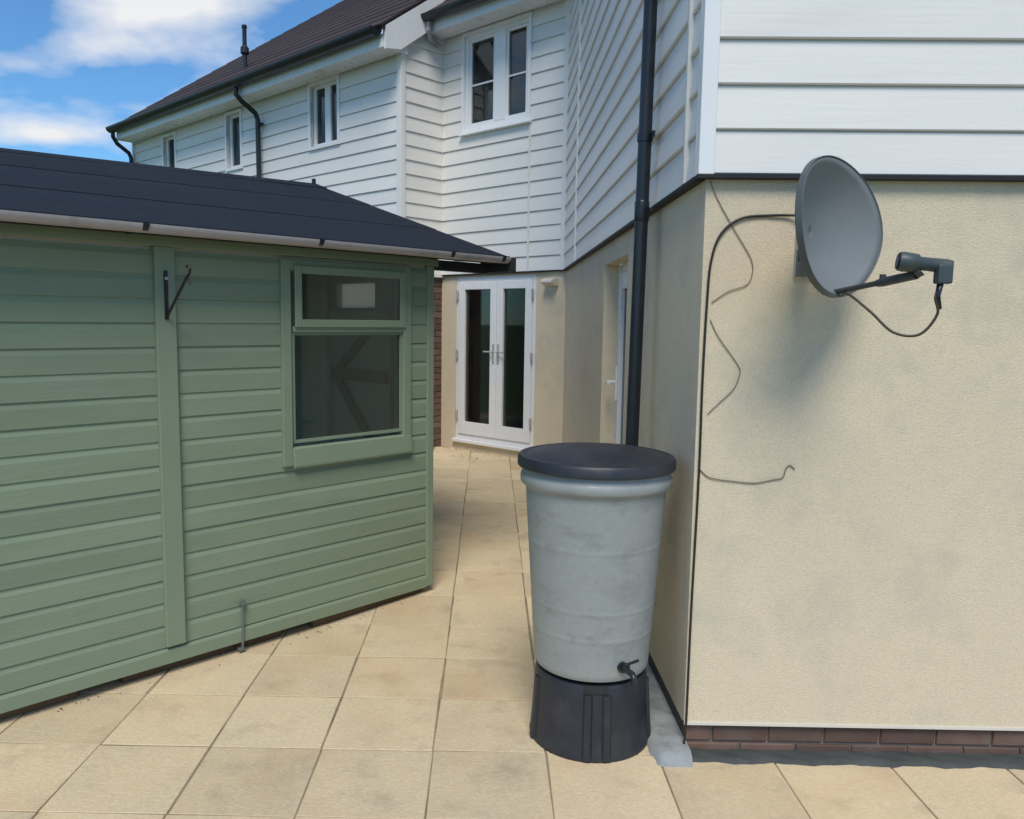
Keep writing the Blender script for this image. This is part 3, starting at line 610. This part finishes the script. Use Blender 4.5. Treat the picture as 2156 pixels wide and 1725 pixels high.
sr = piece('roof', loft(RA0 + .02, RA1 - .015, [(P0 + .01, 0), (2.0, 0), (4.16, 0), (4.16, -.03), (2.0, -.03), (P0 + .01, -.028)]), 'shaded_timber', shed, F_SHED)
strips = [(P0 - .012, .56, .002), (.52, 1.30, .005), (1.26, 2.0, .008)]
for (c0, c1, up_) in strips:
    for mir in (0, 1):
        q = [(c0, up_), (c1, up_), (c1, up_ + .004), (c0, up_ + .004)]
        if mir: q = [(4.0 - b, z) for b, z in q]
        piece('felt_sheet', loft(RA0, RA1, q), 'felt', sr, F_SHED)
piece('felt_ridge_cap', loft(RA0, RA1 + .002, [(1.84, .013), (2.0, .013), (2.16, .013), (2.16, .018), (2.0, .020), (1.84, .018)]), 'felt', sr, F_SHED)
piece('felt_drip', box(RA0, RA1, P0 - .016, P0 - .0125, ZE - .045, ZE + .006), 'felt', sr, F_SHED)
piece('light_block_soffit', box(RA0 + .02, RA1 - .02, P0 + .012, -.062, 2.088, 2.096), 'shaded_timber', sr, F_SHED)  # board added to stop light leaking between gutter and fascia
piece('bargeboard', loft(RA1 - .0145, RA1 + .008, [(P0 + .03, -.001), (2.0, -.001), (3.9, -.001), (3.9, -.10), (2.0, -.105), (-.03, -.10), (P0 + .06, -.085)]), 'shaded_timber', sr, F_SHED)
piece('eave_end', box(.452, .507, -.235, .03, 2.032, 2.118), 'shaded_timber', sr, F_SHED, bevel=.004)
piece('purlin', box(-.05, .4515, -.028, .035, 2.028, 2.0875), 'shaded_timber', sr, F_SHED)
piece('felt_clip', box(.47, .49, 1.985, 2.015, 2.80, 2.86), 'black_metal', sr, F_SHED)
gt = gutter(shed, F_SHED, RA0, .44, -.215, 2.118, .038, m='gutter')
for a in (-3.6, -2.75, -1.83, -.95, -.05, .38):
    bm_ = MB(); pr = [(-.215 + .043 * cos(pi + pi * j / 10), 2.124 + .043 * sin(pi + pi * j / 10)) for j in range(11)]
    inn = [(-.215 + .0385 * cos(pi + pi * j / 10), 2.124 + .0385 * sin(pi + pi * j / 10)) for j in range(11)]
    for j in range(10): bm_.prism_x(a - .013, a + .013, [pr[j], pr[j + 1], inn[j + 1], inn[j]])
    bm_.box(a - .016, a + .016, -.178, -.062, 2.085, 2.10)
    piece('gutter_bracket', bm_, 'black_plastic', gt, F_SHED)
# small steel anchor at the foot of the shed wall
an = MB().tube([(-1.308, -.034, .262), (-1.308, -.028, .262)], .018, 14); an.tube([(-1.308, -.028, .262), (-1.308, -.044, .262)], .011, 8); an.tube([(-1.311, -.037, .25), (-1.312, -.036, .10), (-1.316, -.034, .02)], .006, 8); an.box(-1.333, -1.302, -.036, -.005, .012, .026)
piece('door_bolt', an, 'bolt_grey', shed, F_SHED)
# hanging basket bracket on the shed post
hb = tag(piece('basket_bracket', MB().box(-1.672, -1.656, -.050, -.0435, 1.712, 1.935), 'black_metal', None, F_SHED), 'black iron hanging basket bracket screwed to the shed cover post', 'bracket')
piece('strut', MB().tube([(-1.664, -.05, 1.725), (-1.664, -.07, 1.742), (-1.664, -.14, 1.80), (-1.664, -.21, 1.855), (-1.664, -.262, 1.898)], .0065, 8), 'black_metal', hb, F_SHED)
piece('hook', MB().tube([(-1.664, -.26, 1.896), (-1.664, -.292, 1.915), (-1.664, -.298, 1.935), (-1.664, -.285, 1.95), (-1.664, -.268, 1.945)], .006, 8), 'black_metal', hb, F_SHED)
piece('hook', MB().tube([(-1.664, -.262, 1.897), (-1.664, -.288, 1.885), (-1.664, -.294, 1.868)], .006, 8), 'black_metal', hb, F_SHED)
piece('screw', MB().tube([(-1.664, -.050, 1.90), (-1.664, -.055, 1.90)], .008, 8), 'steel', hb, F_SHED)

# ------------------------------------------------------------------ water butt and its stand
BX, BY = .44, 3.215
st = empty('butt_stand', (BX, BY, 0), 'black plastic plinth under the grey water butt', 'stand')
prof = [(.248, 0), (.250, .012), (.247, .022), (.240, .11), (.230, .285), (.224, .303), (.20, .306), (.0, .306)]
o = piece('plinth', MB().lathe(prof, 56), 'butt_black', st, Frame(BX, BY, 0), origin=(0, 0, 0)); smooth_by_angle(o, 50)
def on_cone(th, r, z): return (r * cos(th), r * sin(th), z)
for k_, th in enumerate([rad(-90 + d) for d in (-9, 9, -75, 75, 135, -135)]):
    w = .020; mb = MB(); t = Vector((-sin(th), cos(th), 0)); n = Vector((cos(th), sin(th), 0))
    pts = []
    for z, r in ((.012, .247), (.11, .238), (.27, .228)):
        for s_, ex in ((-1, .0), (-.6, .012), (.6, .012), (1, .0)):
            p = n * (r + ex) + t * (w * s_); pts.append((p.x, p.y, z))
    mb.v = pts; mb.f = [(4 * i + j, 4 * i + j + 1, 4 * i + j + 5, 4 * i + j + 4) for i in range(2) for j in range(3)] + [(8, 9, 10, 11), (3, 2, 1, 0)]
    piece('rib', mb, 'butt_black', st, Frame(BX, BY, 0))
nt_ = MB(); th = rad(-92)
for z0_, z1_ in ((.272, .3075),):
    nt_.lathe([(.2305, z0_), (.2335, z0_ + .002), (.2315, z1_), (.225, z1_ + .001)], 10, a0=th - .20, a1=th + .20)
piece('notch', nt_, 'bitumen', st, Frame(BX, BY, 0))
bt = empty('water_butt', (BX, BY, .31), 'tall grey plastic water butt with black lid standing by the house corner', 'water butt')
def body_r(z): return .2355 + (z - .335) * .0665
prof = [(.0, .318), (.216, .318), (.229, .323), (.2345, .334)]
z = .345
while z < 1.05:
    prof.append((body_r(z) + .0016 * sum(math.exp(-((z - q) / .007) ** 2) for q in (.487, .60, .845)), z)); z += .006
prof += [(.2850, 1.058), (.2885, 1.066), (.2990, 1.072), (.3055, 1.081), (.3065, 1.10), (.303, 1.112), (.2985, 1.118), (.2985, 1.150), (.292, 1.160), (0, 1.16)]
o = piece('barrel', MB().lathe(prof, 72), 'butt_grey', bt, Frame(BX, BY, 0), origin=(0, 0, .31)); smooth_by_angle(o, 40)
prof = [(.300, 1.141), (.3150, 1.142), (.3190, 1.147), (.3180, 1.176), (.311, 1.187), (.294, 1.191), (.286, 1.187), (.276, 1.190), (.20, 1.203), (.10, 1.210), (.0, 1.212)]
o = piece('lid', MB().lathe(prof, 72), 'butt_black', bt, Frame(BX, BY, 0), origin=(0, 0, 1.14)); smooth_by_angle(o, 40)
ta = rad(-67); nx_, ny_ = cos(ta), sin(ta); tx_, ty_ = -sin(ta), cos(ta)
def tp(out, side, z): return (nx_ * (.238 + out) + tx_ * side, ny_ * (.238 + out) + ty_ * side, z)
tb = MB().tube([tp(-.01, 0, .385), tp(.012, 0, .385)], .022, 12); tb.tube([tp(.01, 0, .385), tp(.075, 0, .385), tp(.088, 0, .372), tp(.09, 0, .345)], [.012, .012, .013, .011], 10)
tb.tube([tp(.045, 0, .385), tp(.045, 0, .412)], .007, 8); tb.tube([tp(.045, -.012, .412), tp(.045, .045, .422)], .006, 8)
o = piece('tap', tb, 'black_plastic', bt, Frame(BX, BY, 0)); smooth_by_angle(o, 50)

# ------------------------------------------------------------------ satellite dish
DC = Vector((1.150, 2.73, 2.045)); az = rad(39)          # face looks right of straight out, tipped slightly up
n = Vector((sin(az), -cos(az), .10)).normalized(); uu = Vector((cos(az), sin(az), 0)); vv = n.cross(uu) * -1
vv = uu.cross(n) * -1 if (uu.cross(n)).z < 0 else uu.cross(n)
dish = empty('satellite_dish', (1.2, 3.06, 2.0), 'grey satellite dish with feed arm bracketed to the cream wall', 'satellite dish')
def dp(a, c, d): return DC + uu * a + vv * c + n * d
def dish_ring(f, back=False):
    out = []; RA, RB, KP = .258, .228, 1.8
    for j in range(64):
        t = 2 * pi * j / 64; ca, sa = cos(t), sin(t)
        x = RA * ca * (1 - .06 * max(0, -sa) ** 2); y = RB * sa
        out.append(tuple(dp(x * f, y * f, KP * (x * x + y * y) * f * f - KP * RB * RB)))
    return out
mb = MB(); fr = (.01, .12, .25, .38, .5, .62, .74, .85, .94, 1.0)
for f in fr: mb.v += dish_ring(f)
for i in range(len(fr) - 1):
    for j in range(64): mb.f.append((64 * i + j, 64 * i + (j + 1) % 64, 64 * (i + 1) + (j + 1) % 64, 64 * (i + 1) + j))
mb.f.append(tuple(range(64)))
o = piece('reflector', mb, 'dish_grey', dish, smooth=True)
sm = o.modifiers.new('thick', 'SOLIDIFY'); sm.thickness = .003; sm.offset = -1
rm = MB(); r0 = [Vector(p) for p in dish_ring(1.0)]; r1 = [Vector(p) for p in dish_ring(1.025)]
rm.v = [tuple(p) for p in r0] + [tuple(p - n * .0) for p in r1] + [tuple(p - n * .022) for p in r1] + [tuple(p - n * .022) for p in r0]
for k_ in range(3):
    for j in range(64): rm.f.append((64 * k_ + j, 64 * k_ + (j + 1) % 64, 64 * (k_ + 1) + (j + 1) % 64, 64 * (k_ + 1) + j))
o = piece('rim', rm, 'rim_grey', dish); smooth_by_angle(o, 40)
base = dp(.0, -.215, -.005); lp = Vector((1.272, 2.43, 1.872))
tipd = (lp - base)
ar = MB().tube([base - tipd.normalized() * .06 + Vector((0, 0, .008)), base, base + tipd * .55, lp], [.009, .010, .009, .009], 10)
ar.tube([base + tipd * .52, base + tipd * .60, lp], [.010, .015, .014], 8)
o = piece('feed_arm', ar, 'dish_dark', dish); smooth_by_angle(o, 50)
kn = MB().tube([base + tipd * .60 + Vector((0, 0, .010)), base + tipd * .60 + Vector((0, 0, .024))], .010, 8); piece('arm_knob', kn, 'dish_dark', dish)
# LNB: horn towards the dish, body behind it, connector below
la = Vector((1.222, 2.44, 1.912)); lb = Vector((1.358, 2.40, 1.894)); ax = (lb - la).normalized()
lm = MB().tube([la, la + ax * .012, la + ax * .05, la + ax * .056, lb - ax * .012, lb], [.028, .030, .027, .020, .021, .018], 16)
o = piece('lnb', lm, 'lnb_grey', dish); smooth_by_angle(o, 50)
cp_ = MB().tube([la - ax * .006, la], [.022, .028], 16); o = piece('lnb_cap', cp_, 'black_plastic', dish)
lm = MB().box(lb.x - .046, lb.x - .002, lb.y - .017, lb.y + .017, lb.z - .050, lb.z + .008); piece('lnb_connector', lm, 'lnb_grey', dish, bevel=.006)
lc = MB().tube([lp + Vector((-.005, 0, 0)), la + ax * .06 + Vector((0, 0, -.02))], [.014, .018], 10); piece('lnb_clamp', lc, 'dish_dark', dish)
# mount behind the reflector
bk = dp(.03, 0, -.10); wp_ = Vector((1.165, 3.055, 2.02))
mt = MB().tube([bk, (bk + Vector((0, .10, 0)))], .016, 10); mt.tube([bk + Vector((0, .07, .06)), bk + Vector((0, .07, -.09))], .018, 12); mt.tube([bk + Vector((0, .07, -.06)), Vector((bk.x + .08, 3.055, bk.z - .06))], .017, 12)
piece('mount_pole', mt, 'dish_dark', dish); piece('wall_plate', box(bk.x + .03, bk.x + .13, 3.048, 3.0595, bk.z - .14, bk.z + .02), 'steel', dish, bevel=.003)
pc = MB().box(bk.x - .025, bk.x + .03, bk.y + .03, bk.y + .09, bk.z - .05, bk.z + .05); piece('pole_clamp', pc, 'steel', dish, bevel=.004)
def spline(pts, n=8):
    P = [Vector(p) for p in pts]; out = []
    for i in range(len(P) - 1):
        p0, p1, p2, p3 = P[max(i - 1, 0)], P[i], P[i + 1], P[min(i + 2, len(P) - 1)]
        for k in range(n):
            t = k / n; out.append(.5 * ((2 * p1) + (p2 - p0) * t + (2 * p0 - 5 * p1 + 4 * p2 - p3) * t * t + (3 * p1 - p0 - 3 * p2 + p3) * t ** 3))
    return out + [P[-1]]
def onray(X, Y, z): return (X, Y, z)
lcab = MB().tube(spline([(lb.x - .03, lb.y, lb.z - .05), (lb.x - .042, lb.y + .0, lb.z - .09), (1.325, 2.40, 1.755), (1.285, 2.415, 1.695), (1.225, 2.45, 1.70), (1.178, 2.50, 1.76), (1.135, 2.56, 1.815), tuple(base + Vector((.012, -.02, -.012)))]), .0042, 8)
piece('feed_cable', lcab, 'coax_brown', dish, smooth=True)
bt2 = MB().tube([(lb.x - .03, lb.y, lb.z - .045), (lb.x - .036, lb.y, lb.z - .085), (1.331, 2.4, 1.77)], [.010, .008, .006], 8); piece('cable_boot', bt2, 'black_plastic', dish, smooth=True)

# ------------------------------------------------------------------ cables on the wall
yw = 3.052
cc = tag(piece('coax_cable', MB().tube(spline([(1.20, 2.90, 2.11), (1.15, 3.03, 2.122), (1.05, yw, 2.124), (.935, yw, 2.112), (.862, yw, 2.055), (.829, yw, 1.955), (.820, yw, 1.80), (.8155, yw, 1.50), (.8165, yw, 1.14), (.809, yw, .60), (.8075, yw, .17), (.806, yw, .125), (.800, 3.045, .03)]), .0048, 8), 'coax', smooth=True),
         'black coax cable curving from the dish and down the wall corner', 'cable')
def wire(pts, r, label):
    return tag(piece('loose_wire', MB().tube(spline([(x, yw + .003, z) for x, z in pts]), r, 6), 'brown_wire', smooth=True), label, 'wire')
wire([(.812, 2.25), (.845, 2.18), (.907, 2.077), (.978, 1.964), (.985, 1.905), (.965, 1.866), (.90, 1.842), (.838, 1.800)], .0017, 'thin brown wire looping on the cream wall just below the cladding corner')
wire([(.836, 1.735), (.87, 1.67), (.949, 1.563), (.955, 1.525), (.935, 1.472), (.88, 1.415), (.84, 1.375)], .0017, 'thin brown wire bent like an arrow at mid height by the wall corner')
wire([(.820, 1.16), (.86, 1.128), (.95, 1.115), (1.034, 1.109), (1.10, 1.122), (1.14, 1.132), (1.150, 1.165), (1.165, 1.180), (1.185, 1.165)], .0022, 'short brown wire end sticking out level with the water butt lid')

# ------------------------------------------------------------------ lamp beside the french doors
wl = tag(piece('wall_light', MB().prism_x(-.245, -.095, [(0, 2.10), (0, 2.185), (-.07, 2.185), (-.125, 2.165), (-.13, 2.135), (-.05, 2.10)]), 'lamp_cream', None, F_WING, bevel=.008),
         'small cream wall light beside the white french doors', 'light')
piece('back_plate', box(-.225, -.115, -.012, -.0005, 2.055, 2.0995), 'lamp_cream', wl, F_WING)

# ------------------------------------------------------------------ dry leaf litter blown against the far wall and the shed foot
lr = random.Random(31); lt = MB()
def leaf(x, y, sz):
    z = zg(y) + .003; a = lr.uniform(0, 6.3); tl = lr.uniform(.0, .5) * sz
    p = [(-sz, 0, 0), (0, -sz * .45, tl), (sz, 0, 0), (0, sz * .45, tl * .4)]
    lt.add([(x + q[0] * cos(a) - q[1] * sin(a), y + q[0] * sin(a) + q[1] * cos(a), z + q[2]) for q in p], [(0, 1, 2, 3)])
for k in range(46):
    q = F_WING.pt(lr.uniform(-1.75, -.45), -abs(lr.gauss(0, .10)) - .02, 0); leaf(q.x, q.y, lr.uniform(.006, .017))
for k in range(26):
    q = F_WING.pt(lr.gauss(-.95, .16), lr.gauss(-.40, .06), 0); leaf(q.x, q.y, lr.uniform(.006, .016))
for k in range(34):
    q = F_SHED.pt(lr.uniform(-2.3, -.1), -.02 - abs(lr.gauss(0, .035)), 0); leaf(q.x, q.y, lr.uniform(.003, .009))
mat('dry_leaf', (.12, .085, .035), .9, namount=.9, tint=(.045, .035, .018), nscale=20)
o = piece('leaf_litter', lt, 'dry_leaf'); o['kind'] = 'stuff'; tag(o, 'scattered dry leaf bits on the paving by the far wall', 'leaf litter')
